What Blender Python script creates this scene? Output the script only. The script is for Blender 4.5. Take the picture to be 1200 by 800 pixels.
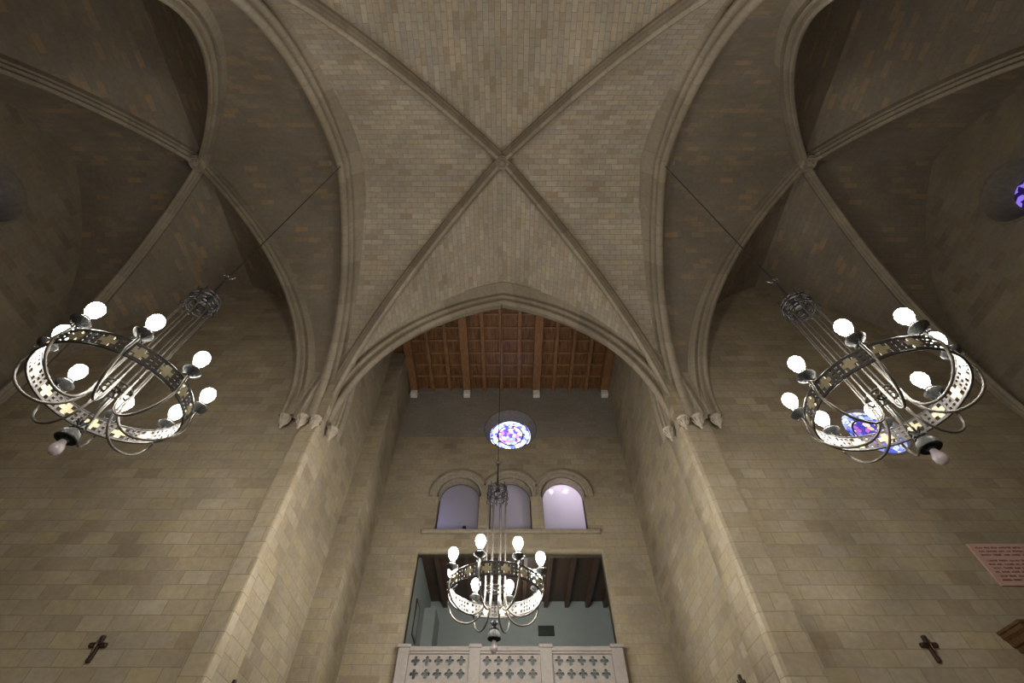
import bpy, bmesh, math, random
from mathutils import Vector, Matrix
random.seed(7)
PI = math.pi
S = bpy.context.scene
for o in list(bpy.data.objects):
    bpy.data.objects.remove(o)
COL = S.collection

# ------------------------------------------------------------------ camera, world, exposure
# the camera is the origin; the church floor lies 1.6 m below it
cd = bpy.data.cameras.new('camera')
cam = bpy.data.objects.new('camera', cd); COL.objects.link(cam)
cd.lens = 16; cd.sensor_width = 36; cd.shift_x = 4/1200; cd.clip_end = 200
cam.location = (0, 0, 0)
cam.rotation_euler = (math.radians(90+53.13), 0, 0)
S.camera = cam
S.view_settings.view_transform = 'Standard'
S.view_settings.look = 'None'
S.view_settings.gamma = 1
S.view_settings.use_curve_mapping = False
S.view_settings.exposure = 0.0
w = bpy.data.worlds.new('world'); S.world = w; w.use_nodes = True
w.node_tree.nodes['Background'].inputs[0].default_value = (.75, .75, .8, 1)
w.node_tree.nodes['Background'].inputs[1].default_value = 0.0
BULB = 240.0           # radiance of one lit bulb of the middle chandelier
BULB_SIDE = 110.0      # and of the two side chandeliers

def point_lamp(name, loc, watts, col, size):
    l = bpy.data.lights.new(name, 'POINT'); l.energy = watts; l.color = col; l.shadow_soft_size = size
    o = bpy.data.objects.new(name, l); COL.objects.link(o); o.location = loc; return o
# added unseen light behind the camera, where further chandeliers would hang
point_lamp('nave_fill_light', (-.2, -1.6, 4.6), 620, (1, .94, .86), .5)
# lamps in the gallery room and behind the arched windows
point_lamp('gallery_room_lamp', (.6, 15.6, 6.6), 26, (1, .95, .88), .15)
point_lamp('upper_room_lamp', (2.3, 15.0, 9.3), 70, (.95, .85, 1), .12)
point_lamp('upper_room_night_lamp', (-2.5, 14.7, 8.5), 14, (.45, .5, 1), .12)

# ------------------------------------------------------------------ materials
def newmat(name):
    m = bpy.data.materials.new(name); m.use_nodes = True
    nt = m.node_tree; b = nt.nodes['Principled BSDF']
    return m, nt, b
def N(nt, t, **k):
    n = nt.nodes.new(t)
    for a, v in k.items(): setattr(n, a, v)
    return n
def simple(name, col, rough=.5, metal=0, bump=0, bscale=30, var=0.0):
    m, nt, b = newmat(name)
    b.inputs['Roughness'].default_value = rough; b.inputs['Metallic'].default_value = metal
    tc = N(nt, 'ShaderNodeTexCoord'); no = N(nt, 'ShaderNodeTexNoise'); no.inputs['Scale'].default_value = bscale
    nt.links.new(tc.outputs['Object'], no.inputs['Vector'])
    r = N(nt, 'ShaderNodeValToRGB')
    r.color_ramp.elements[0].position = .3; r.color_ramp.elements[1].position = .7
    r.color_ramp.elements[0].color = tuple(c*(1-var) for c in col)+(1,)
    r.color_ramp.elements[1].color = tuple(min(1, c*(1+var)) for c in col)+(1,)
    nt.links.new(no.outputs['Fac'], r.inputs['Fac']); nt.links.new(r.outputs['Color'], b.inputs['Base Color'])
    if bump:
        bm = N(nt, 'ShaderNodeBump'); bm.inputs['Strength'].default_value = bump; bm.inputs['Distance'].default_value = .01
        nt.links.new(no.outputs['Fac'], bm.inputs['Height']); nt.links.new(bm.outputs['Normal'], b.inputs['Normal'])
    return m
def stone(name, cols, bw=.52, rh=.255, mortar=.010, mcol=(.2, .165, .12), mstr=.6, offset=.5, squash=1.0, patch=.5, seed=0.0, warm=.3):
    """coursed ashlar: every block gets a tint of its own from the ramp of cols"""
    m, nt, b = newmat(name); L = nt.links.new
    b.inputs['Roughness'].default_value = .9
    b.inputs['Specular IOR Level'].default_value = .2
    uv = N(nt, 'ShaderNodeUVMap')
    mp = N(nt, 'ShaderNodeMapping'); mp.inputs['Location'].default_value = (seed, seed*.37, 0)
    L(uv.outputs[0], mp.inputs['Vector'])
    # wobble the joints a little
    wn = N(nt, 'ShaderNodeTexNoise'); wn.inputs['Scale'].default_value = 1.3; wn.inputs['Detail'].default_value = 2
    L(mp.outputs[0], wn.inputs['Vector'])
    wm = N(nt, 'ShaderNodeVectorMath', operation='MULTIPLY_ADD'); wm.inputs[1].default_value = (.04, .025, 0)
    L(wn.outputs['Color'], wm.inputs[0]); L(mp.outputs[0], wm.inputs[2])
    br = N(nt, 'ShaderNodeTexBrick'); br.offset = offset; br.squash = squash; br.squash_frequency = 3
    br.inputs['Color1'].default_value = (0, 0, 0, 1); br.inputs['Color2'].default_value = (1, 1, 1, 1)
    br.inputs['Mortar'].default_value = (.5, .5, .5, 1)
    br.inputs['Scale'].default_value = 1; br.inputs['Mortar Size'].default_value = mortar
    br.inputs['Mortar Smooth'].default_value = .5
    br.inputs['Brick Width'].default_value = bw; br.inputs['Row Height'].default_value = rh
    L(wm.outputs[0], br.inputs['Vector'])
    r = N(nt, 'ShaderNodeValToRGB'); cr = r.color_ramp
    while len(cr.elements) < len(cols): cr.elements.new(.5)
    for i, c in enumerate(cols):
        cr.elements[i].position = i/(len(cols)-1); cr.elements[i].color = tuple(c)+(1,)
    L(br.outputs['Color'], r.inputs['Fac'])
    # weathering: broad and fine mottling
    n1 = N(nt, 'ShaderNodeTexNoise'); n1.inputs['Scale'].default_value = .55; n1.inputs['Detail'].default_value = 4
    n2 = N(nt, 'ShaderNodeTexNoise'); n2.inputs['Scale'].default_value = 9; n2.inputs['Detail'].default_value = 6; n2.inputs['Roughness'].default_value = .65
    L(mp.outputs[0], n1.inputs['Vector']); L(mp.outputs[0], n2.inputs['Vector'])
    r1 = N(nt, 'ShaderNodeMapRange'); r1.inputs[1].default_value = .3; r1.inputs[2].default_value = .7
    r1.inputs[3].default_value = 1-.3*patch; r1.inputs[4].default_value = 1+.25*patch
    L(n1.outputs['Fac'], r1.inputs[0])
    r2 = N(nt, 'ShaderNodeMapRange'); r2.inputs[1].default_value = .25; r2.inputs[2].default_value = .75
    r2.inputs[3].default_value = .84; r2.inputs[4].default_value = 1.14
    L(n2.outputs['Fac'], r2.inputs[0])
    mu = N(nt, 'ShaderNodeMath', operation='MULTIPLY'); L(r1.outputs[0], mu.inputs[0]); L(r2.outputs[0], mu.inputs[1])
    # ochre and grey staining in clouds of its own
    n3 = N(nt, 'ShaderNodeTexNoise'); n3.inputs['Scale'].default_value = 1.7; n3.inputs['Detail'].default_value = 5; n3.inputs['Roughness'].default_value = .6
    m3 = N(nt, 'ShaderNodeMapping'); m3.inputs['Scale'].default_value = (.7, 1.6, 1); m3.inputs['Location'].default_value = (5, 9, 0)
    L(mp.outputs[0], m3.inputs[0]); L(m3.outputs[0], n3.inputs['Vector'])
    r3 = N(nt, 'ShaderNodeValToRGB'); e = r3.color_ramp.elements; e[0].position = .3; e[1].position = .7
    e[0].color = (1+.12*warm, 1.0, 1-.3*warm, 1); e[1].color = (1-.1*warm, 1-.04*warm, 1+.12*warm, 1)
    L(n3.outputs['Fac'], r3.inputs[0])
    tm = N(nt, 'ShaderNodeVectorMath', operation='MULTIPLY'); L(r.outputs['Color'], tm.inputs[0]); L(r3.outputs[0], tm.inputs[1])
    vm = N(nt, 'ShaderNodeVectorMath', operation='SCALE'); L(tm.outputs[0], vm.inputs[0]); L(mu.outputs[0], vm.inputs['Scale'])
    mx = N(nt, 'ShaderNodeMix', data_type='RGBA'); mx.inputs[7].default_value = tuple(mcol)+(1,)
    mf = N(nt, 'ShaderNodeMath', operation='MULTIPLY'); mf.inputs[1].default_value = mstr
    L(br.outputs['Fac'], mf.inputs[0]); L(mf.outputs[0], mx.inputs[0]); L(vm.outputs[0], mx.inputs[6])
    L(mx.outputs[2], b.inputs['Base Color'])
    bp = N(nt, 'ShaderNodeBump'); bp.inputs['Strength'].default_value = .5; bp.inputs['Distance'].default_value = .012
    hs = N(nt, 'ShaderNodeMath', operation='MULTIPLY_ADD'); hs.inputs[1].default_value = -1
    hn = N(nt, 'ShaderNodeMath', operation='MULTIPLY'); hn.inputs[1].default_value = .8
    L(n2.outputs['Fac'], hn.inputs[0]); L(br.outputs['Fac'], hs.inputs[0]); L(hn.outputs[0], hs.inputs[2])
    L(hs.outputs[0], bp.inputs['Height']); L(bp.outputs[0], b.inputs['Normal'])
    return m
def sc(c, k): return tuple(x*k for x in c)
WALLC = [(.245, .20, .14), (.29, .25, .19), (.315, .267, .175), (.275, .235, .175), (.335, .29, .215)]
VAULTC = [(.25, .205, .15), (.29, .26, .215), (.315, .267, .198), (.265, .24, .205), (.34, .305, .245), (.28, .245, .195)]
M_WALL = stone('ashlar_wall', [sc(c, 1.12) for c in WALLC], seed=3.1, warm=.3, patch=.7)
M_OUTER = stone('dimmed_wall_ashlar', [sc(c, .62) for c in WALLC], seed=13.1, warm=.5)  # wall stone darkened; dimness of the outer walls is put into the colour
M_WALL2 = stone('ashlar_recess', [sc(c, .92) for c in WALLC], bw=.5, rh=.24, seed=9.7, warm=.3, patch=.7)
M_GREY = stone('grey_brick', [(.19, .175, .15), (.225, .205, .175), (.205, .185, .16)], bw=.42, rh=.16, seed=5.5, mcol=(.16, .14, .12))
M_VAULT = stone('vault_ashlar', [sc(c, 1.38) for c in VAULTC], bw=.37, rh=.165, seed=1.3, mstr=.6, mortar=.009, warm=.3)
SIDEC = [(.17, .145, .115), (.18, .155, .125), (.19, .165, .13), (.178, .152, .122), (.185, .16, .125), (.20, .17, .13), (.265, .195, .125)]  # browner stone, also darkened: gloom of the side bays is in the colour
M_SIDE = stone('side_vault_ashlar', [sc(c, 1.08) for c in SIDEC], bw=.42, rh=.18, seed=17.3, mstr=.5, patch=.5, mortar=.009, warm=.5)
M_RIB = stone('rib_stone', [(.26, .225, .17), (.33, .285, .22), (.29, .25, .195)], bw=30, rh=.62, mortar=.012, offset=0, seed=2.2, patch=.4)
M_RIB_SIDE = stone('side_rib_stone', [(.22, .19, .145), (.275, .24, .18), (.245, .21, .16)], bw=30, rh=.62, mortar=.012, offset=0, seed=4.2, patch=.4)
M_PILASTER = stone('pilaster_stone', [(.32, .27, .185), (.39, .335, .25), (.345, .295, .21)], bw=.62, rh=.31, seed=6.6)
M_CARVED = simple('carved_stone', (.38, .33, .26), .9, bump=.4, bscale=14, var=.14)
M_TRIM = simple('trim_stone', (.25, .215, .165), .9, bump=.4, bscale=9, var=.14)
M_REVEAL = simple('shaded_reveal_stone', (.13, .115, .095), .9, bump=.3, bscale=9, var=.15)  # shade of the deep round openings is put into this stone's colour
M_BAL = simple('pale_balustrade_stone', (.29, .262, .24), .85, bump=.2, bscale=12, var=.07)
M_CORBEL = simple('white_corbel', (.62, .6, .56), .85, bump=.2, bscale=12, var=.08)
M_PLASTER = simple('grey_green_plaster', (.225, .26, .25), .8, bump=.05, bscale=4, var=.03)
M_FLOOR = stone('floor_tiles', [(.3, .27, .22), (.36, .32, .27)], bw=.6, rh=.6, offset=0, seed=1)
M_IRON = simple('dark_iron', (.05, .05, .052), .42, .7, bump=.2, bscale=40, var=.25)
M_IRONL = simple('aged_steel', (.14, .13, .115), .38, .75, bump=.1, bscale=30, var=.2)
M_BRASS = simple('pale_brass', (.36, .32, .21), .45, .5, var=.1)
M_BAND = simple('dark_band_iron', (.075, .07, .065), .45, .6, bump=.1, bscale=30, var=.2)
M_CUPI = simple('weathered_iron', (.05, .052, .05), .55, .5, bump=.5, bscale=50, var=.5)
M_BLACK = simple('black_rubber', (.015, .015, .016), .6)
M_DARK = simple('dark_leading', (.02, .02, .04), .6)
M_CROSSW = simple('dark_wood', (.035, .018, .012), .45, var=.3, bscale=20)
M_BRONZE = simple('bronze', (.10, .055, .035), .35, .8, var=.3, bscale=30)
M_PINK = simple('pink_marble', (.50, .33, .28), .45, var=.06, bscale=8)
M_RED = simple('dark_red_lettering', (.20, .045, .05), .6)
def wood(name, c1, c2, axis='Y', scale=3):
    m, nt, b = newmat(name); L = nt.links.new; b.inputs['Roughness'].default_value = .5
    tc = N(nt, 'ShaderNodeTexCoord'); mp = N(nt, 'ShaderNodeMapping')
    mp.inputs['Scale'].default_value = {'Y': (14, 1.2, 14), 'Z': (14, 14, 1.2), 'X': (1.2, 14, 14)}[axis]
    L(tc.outputs['Object'], mp.inputs[0])
    n = N(nt, 'ShaderNodeTexNoise'); n.inputs['Scale'].default_value = scale; n.inputs['Detail'].default_value = 5
    L(mp.outputs[0], n.inputs['Vector'])
    r = N(nt, 'ShaderNodeValToRGB'); r.color_ramp.elements[0].position = .3; r.color_ramp.elements[1].position = .72
    r.color_ramp.elements[0].color = tuple(c1)+(1,); r.color_ramp.elements[1].color = tuple(c2)+(1,)
    L(n.outputs['Fac'], r.inputs[0]); L(r.outputs[0], b.inputs['Base Color'])
    return m
M_WOOD = wood('ceiling_wood', (.06, .026, .010), (.25, .12, .045), scale=1.6)
M_BATTEN = wood('batten_wood', (.16, .085, .04), (.34, .19, .09), 'X')
M_BEAM = wood('beam_wood', (.12, .056, .022), (.30, .15, .062))
M_DWOOD = wood('gallery_dark_wood', (.05, .028, .018), (.10, .06, .04))
M_CAB = wood('cabinet_wood', (.06, .028, .012), (.15, .075, .03), 'X')
def emis(name, col, st):
    m, nt, b = newmat(name); b.inputs['Base Color'].default_value = tuple(col)+(1,)
    b.inputs['Emission Color'].default_value = tuple(col)+(1,); b.inputs['Emission Strength'].default_value = st
    return m
M_LIT = emis('lit_bulb_glass', (1, .95, .87), BULB)
M_LIT_SIDE = emis('lit_bulb_glass_dimmer', (1, .95, .87), BULB_SIDE)
m, nt, b = newmat('unlit_bulb_glass'); M_BULBOFF = m
b.inputs['Base Color'].default_value = (.62, .56, .60, 1); b.inputs['Roughness'].default_value = .12
b.inputs['Transmission Weight'].default_value = .25
# frosted panes of the arched windows: light from the room behind comes through
m, nt, b = newmat('frosted_lavender_pane'); M_PANE = m; L = nt.links.new
b.inputs['Base Color'].default_value = (.38, .355, .39, 1); b.inputs['Roughness'].default_value = .12
tr = N(nt, 'ShaderNodeBsdfTranslucent'); tr.inputs[0].default_value = (.82, .78, .86, 1)
tp = N(nt, 'ShaderNodeBsdfTransparent'); tp.inputs[0].default_value = (1, 1, 1, 1)
mx = N(nt, 'ShaderNodeMixShader'); mx.inputs[0].default_value = .55
mx2 = N(nt, 'ShaderNodeMixShader'); mx2.inputs[0].default_value = .16
L(b.outputs[0], mx.inputs[1]); L(tr.outputs[0], mx.inputs[2]); L(mx.outputs[0], mx2.inputs[1]); L(tp.outputs[0], mx2.inputs[2])
L(mx2.outputs[0], nt.nodes['Material Output'].inputs[0])
def stained(name, strength, dim=1.0, scale=1.0):
    """rose window glass, object space: x,z in the plane, radius 1; lit from outside"""
    m, nt, b = newmat(name); L = nt.links.new
    tc = N(nt, 'ShaderNodeTexCoord'); sp = N(nt, 'ShaderNodeSeparateXYZ')
    L(tc.outputs['UV'], sp.inputs[0])
    ln = N(nt, 'ShaderNodeVectorMath', operation='LENGTH'); L(tc.outputs['UV'], ln.inputs[0])
    v = N(nt, 'ShaderNodeTexVoronoi', feature='F1'); v.inputs['Scale'].default_value = 6.5*scale; L(tc.outputs['UV'], v.inputs['Vector'])
    ve = N(nt, 'ShaderNodeTexVoronoi', feature='DISTANCE_TO_EDGE'); ve.inputs['Scale'].default_value = 6.5*scale; L(tc.outputs['UV'], ve.inputs['Vector'])
    se = N(nt, 'ShaderNodeSeparateColor'); L(v.outputs['Color'], se.inputs[0])
    outer = N(nt, 'ShaderNodeValToRGB'); e = outer.color_ramp.elements; outer.color_ramp.interpolation = 'CONSTANT'
    for p, c in [(.0, (.10, .13, .75)), (.18, (.35, .45, 1)), (.38, (.65, .75, 1)), (.6, (.85, .9, 1)), (.85, (.3, .35, .95))]:
        x = e.new(p); x.color = tuple(c)+(1,)
    inner = N(nt, 'ShaderNodeValToRGB'); e = inner.color_ramp.elements; inner.color_ramp.interpolation = 'CONSTANT'
    for p, c in [(.0, (.08, .06, .5)), (.2, (.95, .8, .95)), (.42, (.9, .62, .35)), (.55, (.45, .15, .6)), (.7, (1, .9, .85)), (.85, (.2, .25, .9))]:
        x = e.new(p); x.color = tuple(c)+(1,)
    L(se.outputs[0], outer.inputs[0]); L(se.outputs[1], inner.inputs[0])
    lt = N(nt, 'ShaderNodeMath', operation='LESS_THAN'); lt.inputs[1].default_value = .62; L(ln.outputs['Value'], lt.inputs[0])
    mx = N(nt, 'ShaderNodeMix', data_type='RGBA'); L(lt.outputs[0], mx.inputs[0]); L(outer.outputs[0], mx.inputs[6]); L(inner.outputs[0], mx.inputs[7])
    ed = N(nt, 'ShaderNodeMath', operation='GREATER_THAN'); ed.inputs[1].default_value = .035; L(ve.outputs['Distance'], ed.inputs[0])
    rg = N(nt, 'ShaderNodeMath', operation='SUBTRACT'); rg.inputs[1].default_value = .62; L(ln.outputs['Value'], rg.inputs[0])
    ab = N(nt, 'ShaderNodeMath', operation='ABSOLUTE'); L(rg.outputs[0], ab.inputs[0])
    rr = N(nt, 'ShaderNodeMath', operation='GREATER_THAN'); rr.inputs[1].default_value = .03; L(ab.outputs[0], rr.inputs[0])
    mu = N(nt, 'ShaderNodeMath', operation='MULTIPLY'); L(ed.outputs[0], mu.inputs[0]); L(rr.outputs[0], mu.inputs[1])
    st = N(nt, 'ShaderNodeMath', operation='MULTIPLY'); st.inputs[1].default_value = strength; L(mu.outputs[0], st.inputs[0])
    b.inputs['Base Color'].default_value = (.03, .03, .08, 1); b.inputs['Roughness'].default_value = .3
    L(mx.outputs[2], b.inputs['Emission Color']); L(st.outputs[0], b.inputs['Emission Strength'])
    return m
M_ROSE = stained('rose_glass_bright', 3.4)
M_ROSE2 = stained('rose_glass_deep', 1.25, scale=.9)
m, nt, b = newmat('night_blue_glass'); M_NIGHT = m; L = nt.links.new
tc = N(nt, 'ShaderNodeTexCoord'); v = N(nt, 'ShaderNodeTexVoronoi', feature='F1'); v.inputs['Scale'].default_value = 3.2; L(tc.outputs['UV'], v.inputs['Vector'])
r = N(nt, 'ShaderNodeValToRGB'); e = r.color_ramp.elements; e[0].color = (.01, .005, .08, 1); e[0].position = .62; e[1].position = .72; e[1].color = (.35, .22, 1, 1)
se = N(nt, 'ShaderNodeSeparateColor'); L(v.outputs['Color'], se.inputs[0]); L(se.outputs[0], r.inputs[0])
L(r.outputs[0], b.inputs['Emission Color']); b.inputs['Emission Strength'].default_value = .8; b.inputs['Base Color'].default_value = (.02, .01, .06, 1)

# ------------------------------------------------------------------ mesh helpers
def boxuv(me):
    uvl = me.uv_layers.get('UVMap') or me.uv_layers.new(name='UVMap')
    for p in me.polygons:
        n = p.normal; a = max(range(3), key=lambda i: abs(n[i]))
        for li in p.loop_indices:
            c = me.vertices[me.loops[li].vertex_index].co
            uvl.data[li].uv = (c.y, c.z) if a == 0 else ((c.x, c.z) if a == 1 else (c.x, c.y))
def link(name, me, mat, parent=None, smooth=None, uv=True):
    mats = mat if isinstance(mat, (list, tuple)) else [mat]
    if not me.materials:
        for m in mats: me.materials.append(m)
    if uv and not me.uv_layers: boxuv(me)
    if smooth is not None:
        for p in me.polygons: p.use_smooth = True
        me.set_sharp_from_angle(angle=math.radians(smooth))
    o = bpy.data.objects.new(name, me); COL.objects.link(o)
    if parent: o.parent = parent
    return o
def mesh(verts, faces, name='m'):
    me = bpy.data.meshes.new(name); me.from_pydata([tuple(v) for v in verts], [], faces); me.update(); return me
def bmout(bm, name='m', norm=True):
    if norm: bmesh.ops.recalc_face_normals(bm, faces=bm.faces)
    me = bpy.data.meshes.new(name); bm.to_mesh(me); bm.free(); return me
def bbox(bm, x0, x1, y0, y1, z0, z1, bev=0):
    r = bmesh.ops.create_cube(bm, size=1)
    vs = r['verts']
    for v in vs:
        v.co = Vector(((x0+x1)/2+v.co.x*(x1-x0), (y0+y1)/2+v.co.y*(y1-y0), (z0+z1)/2+v.co.z*(z1-z0)))
    if bev:
        es = list({e for v in vs for e in v.link_edges})
        bmesh.ops.bevel(bm, geom=es, offset=bev, segments=2, affect='EDGES', profile=.5)
def box(name, x0, x1, y0, y1, z0, z1, mat, parent=None, bev=0):
    bm = bmesh.new(); bbox(bm, x0, x1, y0, y1, z0, z1, bev); return link(name, bmout(bm), mat, parent)
def tube(bm, pts, r, n=8, closed=False):
    """sweep a round section along pts; r a number or list"""
    pts = [Vector(p) for p in pts]; k = len(pts)
    rs = r if isinstance(r, (list, tuple)) else [r]*k
    rings = []; up = None
    for i, p in enumerate(pts):
        if closed: t = pts[(i+1) % k]-pts[i-1]
        else: t = pts[min(i+1, k-1)]-pts[max(i-1, 0)]
        t.normalize()
        if up is None:
            up = Vector((0, 0, 1)) if abs(t.z) < .9 else Vector((1, 0, 0))
        a = t.cross(up)
        if a.length < 1e-4: a = t.cross(Vector((0, 1, 0)))
        a.normalize(); up = a.cross(t).normalized()
        rings.append([bm.verts.new(p+(a*math.cos(2*PI*j/n)+up*math.sin(2*PI*j/n))*rs[i]) for j in range(n)])
    for i in range(k if closed else k-1):
        A, B = rings[i], rings[(i+1) % k]
        for j in range(n): bm.faces.new((A[j], A[(j+1) % n], B[(j+1) % n], B[j]))
    if not closed:
        bm.faces.new(rings[0][::-1]); bm.faces.new(rings[-1])
def lathe(bm, prof, n=24, off=(0, 0, 0), sx=1, sy=1):
    off = Vector(off); rings = []
    for r, z in prof:
        if r < 1e-5: rings.append([bm.verts.new(off+Vector((0, 0, z)))])
        else: rings.append([bm.verts.new(off+Vector((sx*r*math.cos(2*PI*j/n), sy*r*math.sin(2*PI*j/n), z))) for j in range(n)])
    for A, B in zip(rings, rings[1:]):
        if len(A) == 1 and len(B) == 1: continue
        for j in range(n):
            if len(A) == 1: bm.faces.new((A[0], B[j], B[(j+1) % n]))
            elif len(B) == 1: bm.faces.new((A[j], A[(j+1) % n], B[0]))
            else: bm.faces.new((A[j], A[(j+1) % n], B[(j+1) % n], B[j]))
    if len(rings[0]) > 1: bm.faces.new(rings[0][::-1])
    if len(rings[-1]) > 1: bm.faces.new(rings[-1])
def plate(loops, depth, bevel=0):
    """flat plate with holes from 2-D loops (x,z); thickness along +Y from 0 to depth"""
    cu = bpy.data.curves.new('c', 'CURVE'); cu.dimensions = '2D'; cu.fill_mode = 'BOTH'; cu.extrude = depth/2
    for lp in loops:
        s = cu.splines.new('POLY'); s.points.add(len(lp)-1); s.use_cyclic_u = True
        for i, (x, z) in enumerate(lp): s.points[i].co = (x, z, 0, 1)
    o = bpy.data.objects.new('c', cu); COL.objects.link(o)
    me = bpy.data.meshes.new_from_object(o)
    bpy.data.objects.remove(o); bpy.data.curves.remove(cu)
    for v in me.vertices:
        x, y, z = v.co; v.co = (x, depth/2-z, y)
    me.update()
    bm = bmesh.new(); bm.from_mesh(me); bmesh.ops.remove_doubles(bm, verts=bm.verts, dist=1e-5)
    me2 = bmout(bm); bpy.data.meshes.remove(me)
    while me2.uv_layers: me2.uv_layers.remove(me2.uv_layers[0])
    return me2
def shift(me, x=0, y=0, z=0):
    me.transform(Matrix.Translation((x, y, z))); return me
def circ(cx, cz, r, n=40): return [(cx+r*math.cos(2*PI*i/n), cz+r*math.sin(2*PI*i/n)) for i in range(n)]
def rect(x0, x1, z0, z1): return [(x0, z0), (x1, z0), (x1, z1), (x0, z1)]
def archloop(cx, hw, z0, zs, n=20):
    return [(cx-hw, z0), (cx+hw, z0)]+[(cx+hw*math.cos(PI*i/n), zs+hw*math.sin(PI*i/n)) for i in range(n+1)]
def struct(o):
    o['kind'] = 'structure'; return o
def thing(name, loc, label, cat, group=None):
    o = bpy.data.objects.new(name, None); COL.objects.link(o); o.location = loc; o.empty_display_size = .2
    return tag(o, label, cat, group)
def tag(o, label, cat, group=None):
    o['label'] = label; o['category'] = cat
    if group: o['group'] = group
    return o

# ------------------------------------------------------------------ plan of the church (metres)
XC = -.20                    # centre line of the nave
YC = 3.95                    # centre of the crossing
AX = 4.84                    # crossing: half distance of arch planes
ZS = 8.0                     # springing
ZA = 14.0                    # arch soffit apex
ZV = 14.72                   # vault web apex
YW = 8.45                    # end wall of the side bays
YB = 13.5                    # far wall
FLOOR = -1.6
XL, XR = -13.45, 13.15       # outer side walls
RXL, RXR = -4.68, 4.25       # inner faces of the far recess

def arc(a, h, n_off, N=40):
    """pointed arch offset outward by n_off: list of (s, z, arclength)"""
    R = (a*a+h*h)/(2*a); c = R-a
    th = math.acos(c/(R+n_off)); out = []
    for i in range(N+1):
        t = th*i/N; out.append((c-(R+n_off)*math.cos(t), (R+n_off)*math.sin(t), (R)*t))
    tot = R*th
    for i in range(N-1, -1, -1):
        s, z, l = out[i]; out.append((-s, z, 2*tot-l))
    return out
def sweep_arch(name, a, h, prof, place, mat, N=40):
    cols = [arc(a, h, n, N) for d, n in prof]
    verts = []; uvs = []; acc = 0; accs = []
    for k, (d, n) in enumerate(prof):
        if k: acc += math.hypot(d-prof[k-1][0], n-prof[k-1][1])
        accs.append(acc)
    K = len(cols[0])
    for k, (d, n) in enumerate(prof):
        for i in range(K):
            s, z, l = cols[k][i]; verts.append(place(s, z, d)); uvs.append((accs[k]+12, l))
    faces = []
    for k in range(len(prof)-1):
        for i in range(K-1):
            faces.append((k*K+i, k*K+i+1, (k+1)*K+i+1, (k+1)*K+i))
    me = mesh(verts, faces); u = me.uv_layers.new(name='UVMap')
    for p in me.polygons:
        for li in p.loop_indices: u.data[li].uv = uvs[me.loops[li].vertex_index]
    return struct(link(name, me, mat, smooth=32))
def mirror(h): return [(-d, n) for d, n in reversed(h)]+h[1:]
P_ARCH = mirror([(0, 0), (.06, .012), (.105, .05), (.115, .095), (.085, .14), (.055, .175), (.06, .215), (.11, .225), (.155, .235), (.19, .265), (.20, .305),
                 (.165, .345), (.125, .385), (.13, .425), (.20, .435), (.235, .445), (.46, .60), (.50, .60), (.525, .625), (.52, .665), (.46, .68), (.45, .74), (.54, .76), (.54, 1.0)])
P_RIB = mirror([(0, 0), (.04, .008), (.062, .035), (.062, .07), (.03, .105), (.022, .145), (.075, .16), (.105, .185), (.105, .215), (.06, .245), (.055, .28), (.15, .29), (.15, .5)])

# webs and diagonal ribs of one groin vault
def Gprof(N=26):
    a, h = 4.85, ZV-7.9; R = (a*a+h*h)/(2*a); c = R-a; th = math.acos(c/R); out = []
    for i in range(N+1):
        t = th*i/N; out.append(((R*math.cos(t)-c)/a, R*math.sin(t)/h, R*t))
    return out      # (normalised distance from the ridge line 1..0, height 0..1, arc length)
def vault(name, cx, cy, ax, ay, zs, zv, mat, ext={}):
    G = Gprof(); verts = []; faces = []; uvs = []
    full = [(-t, z, l) for t, z, l in G]+[(t, z, 2*G[-1][2]-l) for t, z, l in reversed(G[:-1])]
    for d in range(4):
        base = len(verts); M = 12
        for t, z, l in full:
            for j in range(M+1):
                w_ = abs(t)+(1+ext.get(d, 0)-abs(t))*j/M
                x, y = [(t*ax, w_*ay), (w_*ax, t*ay), (t*ax, -w_*ay), (-w_*ax, t*ay)][d]
                verts.append((cx+x, cy+y, zs+z*(zv-zs))); uvs.append(((y if d % 2 == 0 else x)+d*7.3, l))
        K = len(full)
        for i in range(K-1):
            for j in range(M):
                a0 = base+i*(M+1)+j; f = (a0, a0+1, a0+M+2, a0+M+1)
                faces.append(f)
    me = mesh(verts, faces); u = me.uv_layers.new(name='UVMap')
    for p in me.polygons:
        for li in p.loop_indices: u.data[li].uv = uvs[me.loops[li].vertex_index]
    return struct(link(name, me, mat, smooth=25))
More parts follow.
